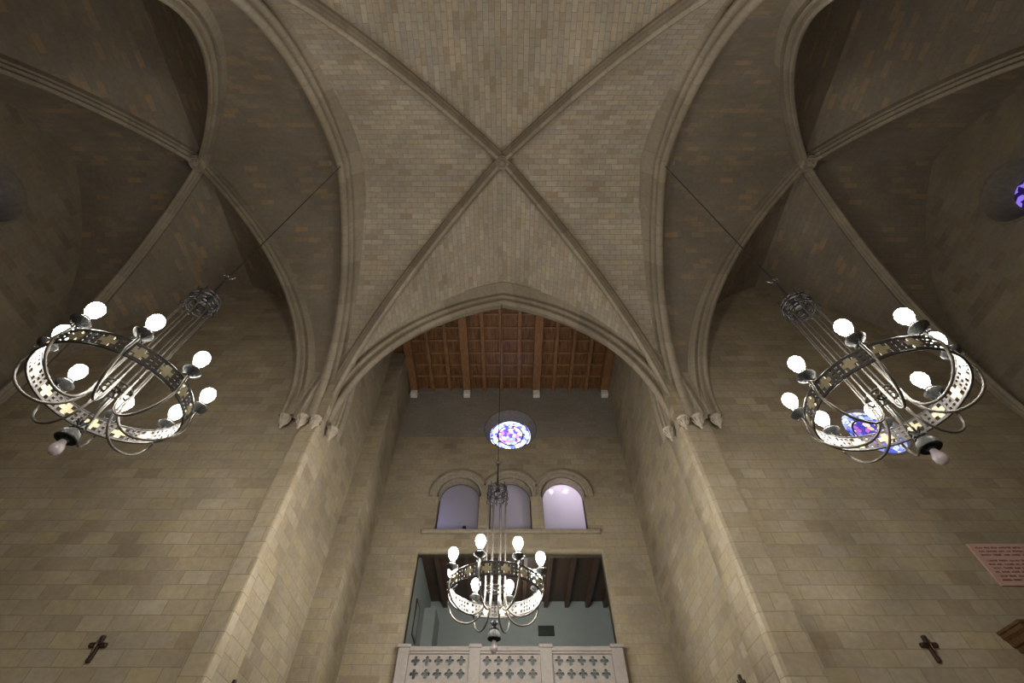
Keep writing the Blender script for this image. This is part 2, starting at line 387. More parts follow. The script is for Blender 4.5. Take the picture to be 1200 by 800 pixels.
def diag_rib(name, cx, cy, ax, ay, zs, zv, s, mat, drop=.40):
    """one whole diagonal rib from corner to corner; s=+1 or -1 picks the diagonal"""
    G = Gprof(30)
    L_ = math.hypot(ax, ay)
    pts = [(-t*L_, z*(zv-zs)) for t, z, l in G]; pts += [(-x, z) for x, z in reversed(pts[:-1])]
    ux, uy = ax/L_, s*ay/L_
    K = len(pts); verts = []; uvs = []; acc = [0]
    for i in range(1, K): acc.append(acc[-1]+math.hypot(pts[i][0]-pts[i-1][0], pts[i][1]-pts[i-1][1]))
    pr = [(d, n-drop) for d, n in P_RIB]
    for k, (d, n) in enumerate(pr):
        for i in range(K):
            i0, i1 = max(i-1, 0), min(i+1, K-1)
            tx, tz = pts[i1][0]-pts[i0][0], pts[i1][1]-pts[i0][1]; q = math.hypot(tx, tz)
            nx, nz = -tz/q, tx/q
            x = pts[i][0]+nx*n; z = pts[i][1]+nz*n
            verts.append((cx+ux*x-uy*d, cy+uy*x+ux*d, zs+z)); uvs.append((k*.05+12, acc[i]))
    faces = [(k*K+i, k*K+i+1, (k+1)*K+i+1, (k+1)*K+i) for k in range(len(pr)-1) for i in range(K-1)]
    me = mesh(verts, faces); u = me.uv_layers.new(name='UVMap')
    for p in me.polygons:
        for li in p.loop_indices: u.data[li].uv = uvs[me.loops[li].vertex_index]
    return struct(link(name, me, mat, smooth=32))

# ------------------------------------------------------------------ vaults
SBL = (XC-5.2+XL)/2; SBR = (XC+5.2+XR)/2           # centres of the side bays
SHL = (XC-5.2-XL)/2; SHR = (XR-XC-5.2)/2
vault('ceiling', XC, YC, AX+.02, 4.87, 7.9, ZV, M_VAULT)
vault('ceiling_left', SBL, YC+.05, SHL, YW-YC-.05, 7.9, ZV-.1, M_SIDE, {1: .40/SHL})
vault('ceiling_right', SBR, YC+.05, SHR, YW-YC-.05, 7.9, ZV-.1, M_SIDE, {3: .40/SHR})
vault('ceiling_nave', XC, YC-9.75, AX+.02, 4.87, 7.9, ZV, M_VAULT)
n = 1
for s in (1, -1):
    diag_rib('trim_%d' % n, XC, YC, AX, 4.87, 7.9, ZV, s, M_RIB); n += 1
for c, h in ((SBL, SHL), (SBR, SHR)):
    for s in (1, -1):
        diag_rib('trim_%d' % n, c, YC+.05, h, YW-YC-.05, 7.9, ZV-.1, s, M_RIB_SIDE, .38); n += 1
HS = 4.42                    # half span of the arch soffits
P_FAR = P_ARCH[:P_ARCH.index((0, 0))+3]+[(.108, .06), (.11, .95)]
for yy in (YC+4.85, YC-4.85):
    sweep_arch('trim_%d' % n, HS, ZA-ZS, P_FAR if yy > 0 else P_ARCH, lambda s, z, d, yy=yy: (XC+s, yy+d, ZS+z), M_RIB); n += 1
for xx in (XC-AX, XC+AX):
    sweep_arch('trim_%d' % n, HS, ZA-ZS, P_ARCH, lambda s, z, d, xx=xx: (xx+d, YC+s, ZS+z), M_RIB); n += 1

# ------------------------------------------------------------------ walls and floor
struct(box('floor', XL, XR, -11, YB+.2, FLOOR-.2, FLOOR, M_FLOOR))
def wall(name, *a, mat=M_WALL, bev=0): return struct(box(name, *a, mat, bev=bev))
wall('wall_front_left', XL, RXL, YW, 9.3, FLOOR, 15.2)
# right end wall of the side bay with a round window opening
RW = (8.98, 7.62)
me = plate([rect(RXR, XR, FLOOR, 15.2), circ(RW[0], RW[1], .72)], .85); struct(link('wall_front_right', shift(me, 0, YW, 0), M_WALL))
wall('wall_rear_left', XL, XC-4.5, -1.1, -.5, FLOOR, 15.2)
wall('wall_rear_right', XC+4.5, XR, -1.1, -.5, FLOOR, 15.2)
wall('wall_nave_left', XC-5.1, XC-4.5, -11, -1.1, FLOOR, 15.2)
wall('wall_nave_right', XC+4.5, XC+5.1, -11, -1.1, FLOOR, 15.2)
wall('wall_nave_end', XC-5.1, XC+5.1, -11.3, -11, FLOOR, 15.2)
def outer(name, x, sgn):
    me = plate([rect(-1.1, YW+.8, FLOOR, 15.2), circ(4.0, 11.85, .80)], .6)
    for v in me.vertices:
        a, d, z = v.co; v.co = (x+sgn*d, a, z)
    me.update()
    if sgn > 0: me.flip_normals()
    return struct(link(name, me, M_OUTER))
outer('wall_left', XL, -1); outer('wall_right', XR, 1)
# recess: spandrel above the far arch, side walls, stepped pier on the left, far wall
sp = [(XC+s, ZS+z) for s, z, l in arc(HS, ZA-ZS, .40)]
me = plate([[(RXL-.3, ZS), ] + sp + [(RXR+.3, ZS), (RXR+.3, 15.2), (RXL-.3, 15.2)]], .3)
struct(link('wall_spandrel', shift(me, 0, 8.95, 0), M_WALL))
wall('wall_recess_left', -5.3, RXL, 9.3, YB, FLOOR, 15.2, mat=M_WALL2)
bm = bmesh.new()
pl = [(RXL, 11.45), (-4.13, 11.45), (-4.27, YB), (RXL, YB)]
lo = [bm.verts.new((x, y, FLOOR)) for x, y in pl]; hi = [bm.verts.new((x, y, 14.5)) for x, y in pl]
for i in range(4): bm.faces.new((lo[i], lo[(i+1) % 4], hi[(i+1) % 4], hi[i]))
bm.faces.new(lo[::-1]); bm.faces.new(hi)
struct(link('wall_recess_pier', bmout(bm), M_WALL2))
wall('wall_recess_right', RXR, 4.9, 9.3, YB, FLOOR, 15.2, mat=M_WALL2)
# far wall (two zones of masonry: warm ashlar below, thin grey brick above)
WIN = [(-1.69, .70), (.06, .70), (1.86, .72)]; WZ0 = 7.98; WZS = 9.25
ROSE = (.07, 12.27)
ZSPLIT = 11.86
me = plate([rect(-5.3, 4.9, FLOOR, 11.25), rect(-2.82, 2.90, 3.75, 7.37)] + [archloop(c, h, WZ0, WZS) for c, h in WIN], .53)
struct(link('wall_back', shift(me, 0, YB, 0), M_WALL2))
me = plate([rect(-5.3, 4.9, 11.25, 15.2), circ(ROSE[0], ROSE[1], 1.02, 48)], .53)
bm = bmesh.new(); bm.from_mesh(me)
bmesh.ops.bisect_plane(bm, geom=bm.verts[:]+bm.edges[:]+bm.faces[:], plane_co=(0, 0, ZSPLIT), plane_no=(0, 0, 1))
for f in bm.faces: f.material_index = 1 if f.calc_center_median().z > ZSPLIT and abs(f.normal.y) > .5 else 0
bm.to_mesh(me); bm.free()
struct(link('wall_back_upper', shift(me, 0, YB, 0), [M_WALL2, M_GREY]))

# pilasters below the capitals
box_l = struct(box('trim_%d' % n, -5.10, RXL+.03, 8.30, YW+.1, FLOOR, 7.75, M_PILASTER, bev=.04)); n += 1
box_r = struct(box('trim_%d' % n, RXR-.03, 4.95, 8.30, YW+.1, FLOOR, 7.75, M_PILASTER, bev=.09)); n += 1

# ------------------------------------------------------------------ coffered wooden ceiling over the recess
bm = bmesh.new(); bbox(bm, RXL, RXR, 9.2, YB, 14.62, 14.75)
# board grooves
me = bmout(bm); struct(link('ceiling_wood', me, M_WOOD))
XM = [-4.02, -1.77, 1.18, 4.08]
order = ['leftmost', 'second from the left', 'third from the left', 'rightmost']
for x, wd in zip(XM, order):
    tag(box('ceiling_beam', x-.16, x+.16, 9.2, YB, 14.28, 14.62, M_BEAM, bev=.012), 'thick brown wooden beam of the far ceiling, %s of the four thick ones' % wd, 'beam', 'thick ceiling beams')
JX = [(-3.26, 'first joist right of the leftmost thick beam'), (-2.52, 'first joist left of the second thick beam'),
      (-1.03, 'left one of the three joists in the middle of the ceiling'), (-.31, 'middle joist, above the hanging chandelier cable'), (.43, 'right one of the three joists in the middle of the ceiling'),
      (1.92, 'first joist right of the third thick beam'), (2.62, 'second joist right of the third thick beam'), (3.32, 'joist nearest the rightmost thick beam')]
for x, t in JX:
    tag(box('ceiling_joist', x-.07, x+.07, 9.2, YB, 14.44, 14.62, M_BEAM, bev=.01), 'slim brown wooden %s' % t, 'joist', 'slim ceiling joists')
bm = bmesh.new()
y = 9.62
while y < YB-.2:
    xs = sorted(XM+[j for j, _ in JX])
    bbox(bm, RXL+.02, RXR-.02, y-.03, y+.03, 14.55, 14.625); y += .63
struct(link('ceiling_battens', bmout(bm), M_BATTEN)); bm = bmesh.new()
# thin boards nailed lengthwise inside the coffers
x = RXL+.06
while x < RXR-.05:
    bbox(bm, x, x+.012, 9.25, YB-.01, 14.607, 14.625); x += .105
struct(link('ceiling_boards', bmout(bm), M_WOOD))
for x, wd in zip(XM, order):
    tag(box('stone_corbel', x-.14, x+.14, YB-.22, YB+.05, 14.02, 14.28, M_CORBEL, bev=.02), 'small white stone corbel under a ceiling beam, %s of four' % wd, 'corbel', 'beam corbels')

# ------------------------------------------------------------------ windows of the far wall
def ring_mesh(cx, cz, prof, n=56, a0=0, a1=2*PI):
    """sweep (r, y) profile round (cx,cz) in the XZ plane"""
    closed = abs(a1-a0-2*PI) < 1e-6; verts = []; K = len(prof); m = n if closed else n+1
    for i in range(m):
        a = a0+(a1-a0)*i/n
        for r, yy in prof: verts.append((cx+r*math.cos(a), yy, cz+r*math.sin(a)))
    faces = [(i*K+k, i*K+(k+1) % K, ((i+1) % m)*K+(k+1) % K, ((i+1) % m)*K+k) for i in range(n) for k in range(K)]
    if not closed: faces += [tuple(range(K)), tuple(range((m-1)*K, m*K))[::-1]]
    bm = bmesh.new(); vs = [bm.verts.new(v) for v in verts]
    for f in faces: bm.faces.new([vs[i] for i in f])
    return bmout(bm)
def disc(cx, cz, r, y, th=.03, n=48):
    me = plate([circ(cx, cz, r, n)], th); shift(me, 0, y, 0)
    u = me.uv_layers.new(name='UVMap')
    for p in me.polygons:
        for li in p.loop_indices:
            c = me.vertices[me.loops[li].vertex_index].co; u.data[li].uv = ((c.x-cx)/r, (c.z-cz)/r)
    return me
# rose of the far wall
o = struct(link('window_1', ring_mesh(*ROSE, [(1.04, YB-.01), (1.01, YB-.02), (.99, YB), (.84, YB+.34), (.78, YB+.42), (1.02, YB+.5), (1.03, YB+.02)]), M_REVEAL, smooth=30))
link('rose_glass', disc(*ROSE, .80, YB+.38), M_ROSE, o)
link('leading', ring_mesh(*ROSE, [(.77, YB+.34), (.74, YB+.34), (.74, YB+.39), (.77, YB+.39)]), M_DARK, o)
# arched windows
hood = [(-.0, 0), (.24, 0), (.28, -.05), (.28, -.12), (.22, -.12), (.20, -.06), (.13, -.05), (.11, -.08), (.05, -.06), (.03, 0)]
for i, (c, h) in enumerate(WIN):
    o = struct(link('window_%d' % (i+2), ring_mesh(c, WZS, [(h+.045, YB+.30), (h-.035, YB+.30), (h-.035, YB+.36), (h+.045, YB+.36)], 28, 0, PI), M_CROSSW, smooth=30))
    for sx in (-1, 1): box('window_frame', min(c+sx*h, c+sx*(h-.035)), max(c+sx*h, c+sx*(h-.035)), YB+.3, YB+.36, WZ0, WZS, M_CROSSW, o)
    link('pane', shift(plate([archloop(c, h-.02, WZ0+.005, WZS)], .012), 0, YB+.33, 0), M_PANE, o)
    link('hood_mould', ring_mesh(c, WZS, [(h+a, YB+b) for a, b in hood], 28, -.06, PI+.06), M_TRIM, o, smooth=30)
    link('reveal_moulding', ring_mesh(c, WZS, [(h+.0, YB-.02), (h+.0, YB+.3), (h-.03, YB+.3), (h-.03, YB+.1), (h-.01, YB-.02)], 28, 0, PI), M_TRIM, o, smooth=30)
struct(box('trim_%d' % n, -2.76, 2.90, YB-.13, YB+.02, 7.84, 7.97, M_TRIM, bev=.03)); n += 1
# latch and small bracket behind the left pane
t = thing('window_latch', (-1.45, YB+.27, WZ0), 'dark window latch with a long handle at the foot of the leftmost arched window', 'latch')
bm = bmesh.new(); lathe(bm, [(.05, 0), (.05, .05), (.035, .09), (.035, .22), (.06, .24), (.06, .29), (.0, .3)], 14); link('latch_body', bmout(bm), M_IRON, t)
bm = bmesh.new(); tube(bm, [(0, 0, .2), (.18, 0, .19), (.42, 0, .17)], [.022, .018, .022], 8); link('handle', bmout(bm), M_IRON, t)
# upper room behind the arched windows
struct(wall('wall_upper_room', -5.3, 4.9, 16.2, 16.4, 7.9, 11.3, mat=M_PLASTER))
struct(wall('wall_upper_room_left', -5.4, -5.2, YB+.53, 16.2, 7.9, 11.3, mat=M_PLASTER))
struct(wall('wall_upper_room_right', 4.7, 4.9, YB+.53, 16.2, 7.9, 11.3, mat=M_PLASTER))
struct(wall('ceiling_upper_room', -5.3, 4.9, YB+.53, 16.2, 11.25, 11.35, mat=M_PLASTER))

# round windows high on the outer walls and the blue rose in the right end wall
def side_round(name, x, sgn, mat):
    me = ring_mesh(4.0, 11.85, [(.82, -.03), (.76, -.03), (.72, .02), (.64, .12), (.46, .48), (.42, .50), (.42, .58), (.80, .58), (.83, .02)])
    for v in me.vertices:
        a, d, z = v.co; v.co = (x+sgn*d, a, z)
    if sgn > 0: me.flip_normals()
    o = struct(link(name, me, M_REVEAL, smooth=30))
    g = disc(4.0, 11.85, .43, .52)
    for v in g.vertices:
        a, d, z = v.co; v.co = (x+sgn*d, a, z)
    if sgn > 0: g.flip_normals()
    link('rose_glass', g, mat, o)
side_round('window_5', XL, -1, M_NIGHT); side_round('window_6', XR, 1, M_NIGHT)
o = struct(link('window_7', ring_mesh(*RW, [(.76, YW-.02), (.71, YW-.03), (.70, YW+.10), (.66, YW+.12), (.66, YW+.3), (.76, YW+.3)]), M_TRIM, smooth=30))
link('rose_glass', disc(*RW, .70, YW+.09), M_ROSE2, o)

# ------------------------------------------------------------------ gallery room behind the balustrade
struct(box('wall_gallery_back', -4.2, 4.9, 17.6, 17.8, 3.3, 7.7, M_PLASTER))
struct(box('wall_gallery_left', -3.0, -2.83, YB+.53, 17.6, 3.3, 7.7, M_PLASTER))
struct(box('wall_gallery_jog', -2.83, -2.45, 16.4, 17.6, 3.3, 6.9, M_PLASTER))
struct(box('wall_gallery_right', 3.75, 3.9, YB+.53, 17.6, 3.3, 7.7, M_PLASTER))
struct(box('floor_gallery', -4.2, 4.9, YB-.3, 17.8, 3.3, 3.6, M_FLOOR))
struct(box('ceiling_gallery', -4.2, 4.9, YB+.53, 17.8, 7.62, 7.8, M_DWOOD))
GX = [-2.3, -1.35, -.4, .55, 1.35, 2.1, 2.85, 3.5]
names = ['nearest the left wall', 'second from the left wall', 'third from the left wall', 'just right of the hanging chandelier', 'fourth from the right wall', 'third from the right wall', 'second from the right wall', 'nearest the right wall']
for x, nm in zip(GX, names):
    tag(box('gallery_beam', x-.07, x+.07, YB+.53, 17.6, 7.40, 7.62, M_DWOOD, bev=.008), 'dark wooden beam under the balcony room ceiling, %s' % nm, 'beam', 'balcony room beams')
t = thing('wall_vent', (1.31, 17.6, 6.64), 'dark louvred vent box on the grey-green wall of the balcony room', 'vent')
bm = bmesh.new(); bbox(bm, -.28, .28, -.06, 0, -.16, .16, .01); link('vent_frame', bmout(bm), M_BLACK, t)
for k in range(5):
    bm = bmesh.new(); bbox(bm, -.25, .25, -.085, -.06, -.13+k*.055, -.10+k*.055); link('slat', bmout(bm), M_IRON, t)
bm = bmesh.new(); bbox(bm, -.01, .01, -.09, -.06, -.15, .15); link('mullion', bmout(bm), M_IRON, t)
t = thing('framed_picture', (-2.83, 15.1, 5.97), 'narrow framed picture with a thin dark frame on the left wall of the balcony room', 'picture')
link('frame', shift(plate([rect(-.36, .36, -.5, .5), rect(-.30, .30, -.44, .44)], .03), 0, 0, 0), M_CROSSW, t).rotation_euler = (0, 0, PI/2)
link('print', shift(plate([rect(-.31, .31, -.45, .45)], .01), 0, .005, 0), M_PLASTER, t).rotation_euler = (0, 0, PI/2)
for c in t.children: c.location = (.03, 0, 0)

# balustrade with quatrefoil piercings
bal = thing('stone_balustrade', (0, YB-.14, 3.6), 'pale stone balcony balustrade pierced with three panels of four-lobed openings', 'balustrade')
bal_posts = [(-2.80, .28), (-.99, .28), (.81, .30), (2.63, .30)]
def quat(cx, cz, r):
    pts = []
    for q in range(4):
        a0 = q*PI/2
        for j in range(9):
            a = a0-PI*.74+PI*1.48*j/8
            pts.append((cx+r*1.08*math.cos(a0)+r*.70*math.cos(a), cz+r*1.08*math.sin(a0)+r*.70*math.sin(a)))
    return pts
for i in range(4):
    x, wd = bal_posts[i]; bm = bmesh.new()
    bbox(bm, x-.01, x+wd-.01, -.12, .14, 0, 1.02, .012); bbox(bm, x-.04, x+wd+.02, -.15, .14, 1.02, 1.10, .015); link('post', bmout(bm), M_BAL, bal)
for i in range(3):
    x0 = bal_posts[i][0]+bal_posts[i][1]; x1 = bal_posts[i+1][0]
    cx = (x0+x1)/2-.02; pit = (x1-x0)/5.3
    holes = [quat(cx+(k-2)*pit, zz, .062) for k in range(5) for zz in (.48, .76)]
    link('pierced_panel', shift(plate([rect(x0-.02, x1+.02, .25, .95)]+holes, .09), 0, -.01, 0), M_BAL, bal)
    bm = bmesh.new(); bbox(bm, x0-.02, x1+.02, -.10, .13, .95, 1.06, .015); bbox(bm, x0-.02, x1+.02, -.07, .12, .90, .95, .01); link('top_rail', bmout(bm), M_BAL, bal)
    bm = bmesh.new(); bbox(bm, x0-.02, x1+.02, -.10, .13, 0, .25, .015); link('bottom_rail', bmout(bm), M_BAL, bal)

# ------------------------------------------------------------------ bosses and capitals
def boss(x, z, r, label):
    t = thing('vault_boss', (x, YC+.0, z), label, 'boss', 'vault bosses')
    bm = bmesh.new()
    lathe(bm, [(r*.0, -.08), (r*.30, -.085), (r*.38, -.04), (r*.55, -.035), (r*.62, -.075), (r*.78, -.08), (r*.86, -.03), (r, -.02), (r*1.04, .03), (r*.98, .22), (0, .22)], 32)
    link('boss_disc', bmout(bm), M_RIB, t, smooth=35)
    bm = bmesh.new()
    tube(bm, [(r*.47*math.cos(2*PI*i/24), r*.47*math.sin(2*PI*i/24), -.05) for i in range(24)], .016, 6, True)
    for k in range(8):
        a = k*PI/4; tube(bm, [(r*.36*math.cos(a), r*.36*math.sin(a), -.06), (r*.52*math.cos(a+.15), r*.52*math.sin(a+.15), -.065), (r*.6*math.cos(a), r*.6*math.sin(a), -.05)], [.015, .028, .01], 6)
    link('carving', bmout(bm), M_RIB, t, smooth=40)
boss(XC, ZV-.40, .21, 'round carved stone boss where the ribs of the central vault cross')
boss(SBL, ZV-.48, .24, 'round ringed stone boss at the crossing ribs of the dark left vault')
boss(SBR, ZV-.48, .24, 'round ringed stone boss at the crossing ribs of the dark right vault')
def capital(x, y, label, s=1.0, z=ZS+.02):
    t = thing('rib_capital', (x, y, z), label, 'capital', 'carved capitals')
    bm = bmesh.new()
    lathe(bm, [(0, -.5*s), (.035*s, -.5*s), (.05*s, -.46*s), (.035*s, -.43*s), (.07*s, -.36*s), (.12*s, -.24*s), (.145*s, -.12*s), (.15*s, -.08*s), (0, -.08*s)], 8); link('bell', bmout(bm), M_CARVED, t, smooth=20)
    bm = bmesh.new()
    lathe(bm, [(0, -.09*s), (.15*s, -.09*s), (.19*s, -.06*s), (.195*s, -.02*s), (.17*s, 0), (0, 0)], 8); link('abacus', bmout(bm), M_CARVED, t, smooth=20)
    for k in range(8):
        a = (k+.5)*PI/4; bm = bmesh.new(); c, s_ = math.cos(a), math.sin(a)
        tube(bm, [(.06*s*c, .06*s*s_, -.36*s), (.12*s*c, .12*s*s_, -.25*s), (.165*s*c, .165*s*s_, -.14*s), (.185*s*c, .185*s*s_, -.12*s)], [.012*s, .028*s, .022*s, .008*s], 6); link('leaf', bmout(bm), M_CARVED, t, smooth=40)
for sgn, side in ((-1, 'left'), (1, 'right')):
    x0 = XC
    d = 'the %s pier' % side
    capital(-4.52 if sgn < 0 else 4.10, 8.82, 'carved capital on %s, innermost of four, under the far arch' % d, .78, ZS+.02)
    capital(-4.72 if sgn < 0 else 4.27, 8.21, 'carved capital on %s, second from the middle, under the central diagonal rib' % d, .75, ZS-.17)
    capital(-5.02 if sgn < 0 else 4.60, 8.14, 'carved capital on %s, third from the middle, under the great side arch' % d, .78, ZS-.19)
    capital(-5.50 if sgn < 0 else 5.10, 8.22, 'carved capital on %s, set apart outermost, under the side vault rib' % d, .75, ZS-.12)

# ------------------------------------------------------------------ crucifixes
def crucifix(loc, rz, label, s=1.0):
    t = thing('crucifix', loc, label, 'crucifix', 'wall crucifixes'); t.rotation_euler = (0, 0, rz)
    bm = bmesh.new(); bbox(bm, -.055*s, .055*s, -.05, 0, -.26*s, .26*s, .008); link('upright', bmout(bm), M_CROSSW, t)
    bm = bmesh.new(); bbox(bm, -.19*s, .19*s, -.055, -.005, .03*s, .14*s, .008); link('crossbar', bmout(bm), M_CROSSW, t)
    for k, (ax, az) in enumerate([(-.17, .083), (.17, .083), (0, .26), (0, -.26)]):
        bm = bmesh.new(); bbox(bm, (ax-.055)*s, (ax+.055)*s, -.06, 0, (az-.05)*s, (az+.05)*s, .012); link('cross_tip', bmout(bm), M_CROSSW, t)
    bm = bmesh.new(); z0 = .05*s      # small cast figure
    tube(bm, [(0, -.085, .13*s), (0, -.08, .06*s), (0, -.075, -.02*s), (.008*s, -.085, -.08*s), (0, -.075, -.16*s), (0, -.08, -.2*s)], [.018*s, .034*s, .026*s, .024*s, .014*s, .012*s], 10)
    for q in (-1, 1): tube(bm, [(0, -.08, .085*s), (q*.07*s, -.075, .09*s), (q*.15*s, -.065, .115*s)], [.018*s, .013*s, .009*s], 8)
    lathe(bm, [(0, -.028*s), (.02*s, -.02*s), (.026*s, 0), (.02*s, .02*s), (0, .03*s)], 12, (0, -.09, .155*s))
    link('figure', bmout(bm), M_BRONZE, t, smooth=50)
crucifix((-6.70, YW, 2.92), 0, 'small dark crucifix on the left end wall, at the bottom left', .62)
crucifix((6.86, YW, 2.92), 0, 'small dark crucifix on the right end wall, below the pink plaque', .62)
crucifix((RXL, 9.25, 2.55), PI/2, 'dark crucifix tip at the bottom edge on the left pier', .62)
crucifix((RXR, 9.9, 2.82), -PI/2, 'dark crucifix tip at the bottom edge on the right pier', .62)

# ------------------------------------------------------------------ pink marble plaque with lettering
pq = thing('marble_plaque', (8.86, YW-.004, 3.91), 'pink marble plaque with lines of dark red lettering on the right end wall', 'plaque')
bm = bmesh.new(); bbox(bm, 0, 1.9, -.035, 0, 0, .79, .006); link('slab', bmout(bm), M_PINK, pq)
rows = [.69, .62, .55, .44, .37, .30, .23, .155, .085]
for zi, z in enumerate(rows):
    bm = bmesh.new(); x = .10+.02*(zi % 2)
    while x < 1.8:
        for q in range(random.randint(3, 8)):      # a word of unreadably small letters
            h = .036*random.uniform(.75, 1.0); kx = random.uniform(.014, .024)
            bbox(bm, x, x+.006, -.038, -.0345, z, z+h)
            bbox(bm, x, x+kx, -.038, -.0345, z+(h-.006 if random.random() < .5 else 0), z+(h if random.random() < .5 else .006)+.001)
            if random.random() < .6: bbox(bm, x+kx-.006, x+kx, -.038, -.0345, z, z+h*random.uniform(.5, 1))
            x += kx+.010
            if x > 1.8: break
        x += .03
    if zi == 0: allbm = bmesh.new()
    tm = bmout(bm); allbm.from_mesh(tm); bpy.data.meshes.remove(tm)
lo = link('lettering', bmout(allbm), M_RED, pq); lo['kind'] = 'stuff'

# ------------------------------------------------------------------ wooden cabinet at the right edge
cb = thing('wooden_cabinet', (9.4, YW, FLOOR), 'dark brown wooden cabinet with moulded cornice, cut off at the lower right edge', 'cabinet')
H = 3.16-FLOOR
bm = bmesh.new(); bbox(bm, -1.08, 1.3, -.38, -.01, 0, H-.28, .01); link('body', bmout(bm), M_CAB, cb)
bm = bmesh.new()
cprof = [(.0, -.30), (.04, -.30), (.05, -.24), (.09, -.22), (.12, -.14), (.16, -.10), (.17, -.05), (.19, -.04), (.19, 0), (.0, 0)]
ps = []
for o_, z in cprof:
    ps.append([bm.verts.new((-1.08-o_, -.01, H+z)), bm.verts.new((-1.08-o_, -.38-o_*.8, H+z)), bm.verts.new((1.3+o_, -.38-o_*.8, H+z)), bm.verts.new((1.3+o_, -.01, H+z))])
for A, B in zip(ps, ps[1:]+ps[:1]):
    for j in range(3): bm.faces.new((A[j], A[j+1], B[j+1], B[j]))
bm.faces.new([p[0] for p in ps]); bm.faces.new([p[3] for p in ps][::-1])
link('cornice', bmout(bm), M_CAB, cb)
bm = bmesh.new(); bbox(bm, -1.0, 1.2, -.40, -.37, H-1.9, H-.55, .01); bbox(bm, -.9, 1.1, -.41, -.39, H-1.8, H-.65, .01); link('front_panel', bmout(bm), M_CAB, cb)
bm = bmesh.new(); bbox(bm, -1.10, -1.07, -.33, -.06, H-1.9, H-.4, .01); link('side_panel', bmout(bm), M_CAB, cb)

# ------------------------------------------------------------------ chandelier
RR = .865; BR = .90
PANELS = 16
BM_ = ["##########", "#.....#.#.", "#.....####", "#.....#.#.", "#.....####", "#.....#.#.", "##########"]
def band_cells(cells, ncol, rows, r, z0, z1, th=.012):
    bm = bmesh.new(); S_ = set(cells)
    def P(c, rw, k): a = 2*PI*c/ncol; rr = r+(th if k else -th)/2; return Vector((rr*math.cos(a), rr*math.sin(a), z1-(z1-z0)*rw/rows))
    cache = {}
    def V(c, rw, k):
        key = (c % ncol, rw, k)
        if key not in cache: cache[key] = bm.verts.new(P(*key))
        return cache[key]
    for c, rw in cells:
        for k in (0, 1):
            q = [V(c, rw, k), V(c+1, rw, k), V(c+1, rw+1, k), V(c, rw+1, k)]
            bm.faces.new(q)
        for dc, dr, e in ((-1, 0, ((0, 0), (0, 1))), (1, 0, ((1, 0), (1, 1))), (0, -1, ((0, 0), (1, 0))), (0, 1, ((0, 1), (1, 1)))):
            if ((c+dc) % ncol, rw+dr) not in S_:
                (a0, b0), (a1, b1) = e
                bm.faces.new((V(c+a0, rw+b0, 0), V(c+a1, rw+b1, 0), V(c+a1, rw+b1, 1), V(c+a0, rw+b0, 1)))
    return bm
def smooth_path(p, k=4):
    out = []
    for i in range(len(p)-1):
        a, b, c, d = p[max(i-1, 0)], p[i], p[i+1], p[min(i+2, len(p)-1)]
        for j in range(k):
            t = j/k
            out.append(tuple(.5*(2*b[q]+(c[q]-a[q])*t+(2*a[q]-5*b[q]+4*c[q]-d[q])*t*t+(3*b[q]-a[q]-3*c[q]+d[q])*t**3) for q in (0, 1)))
    return out+[p[-1]]
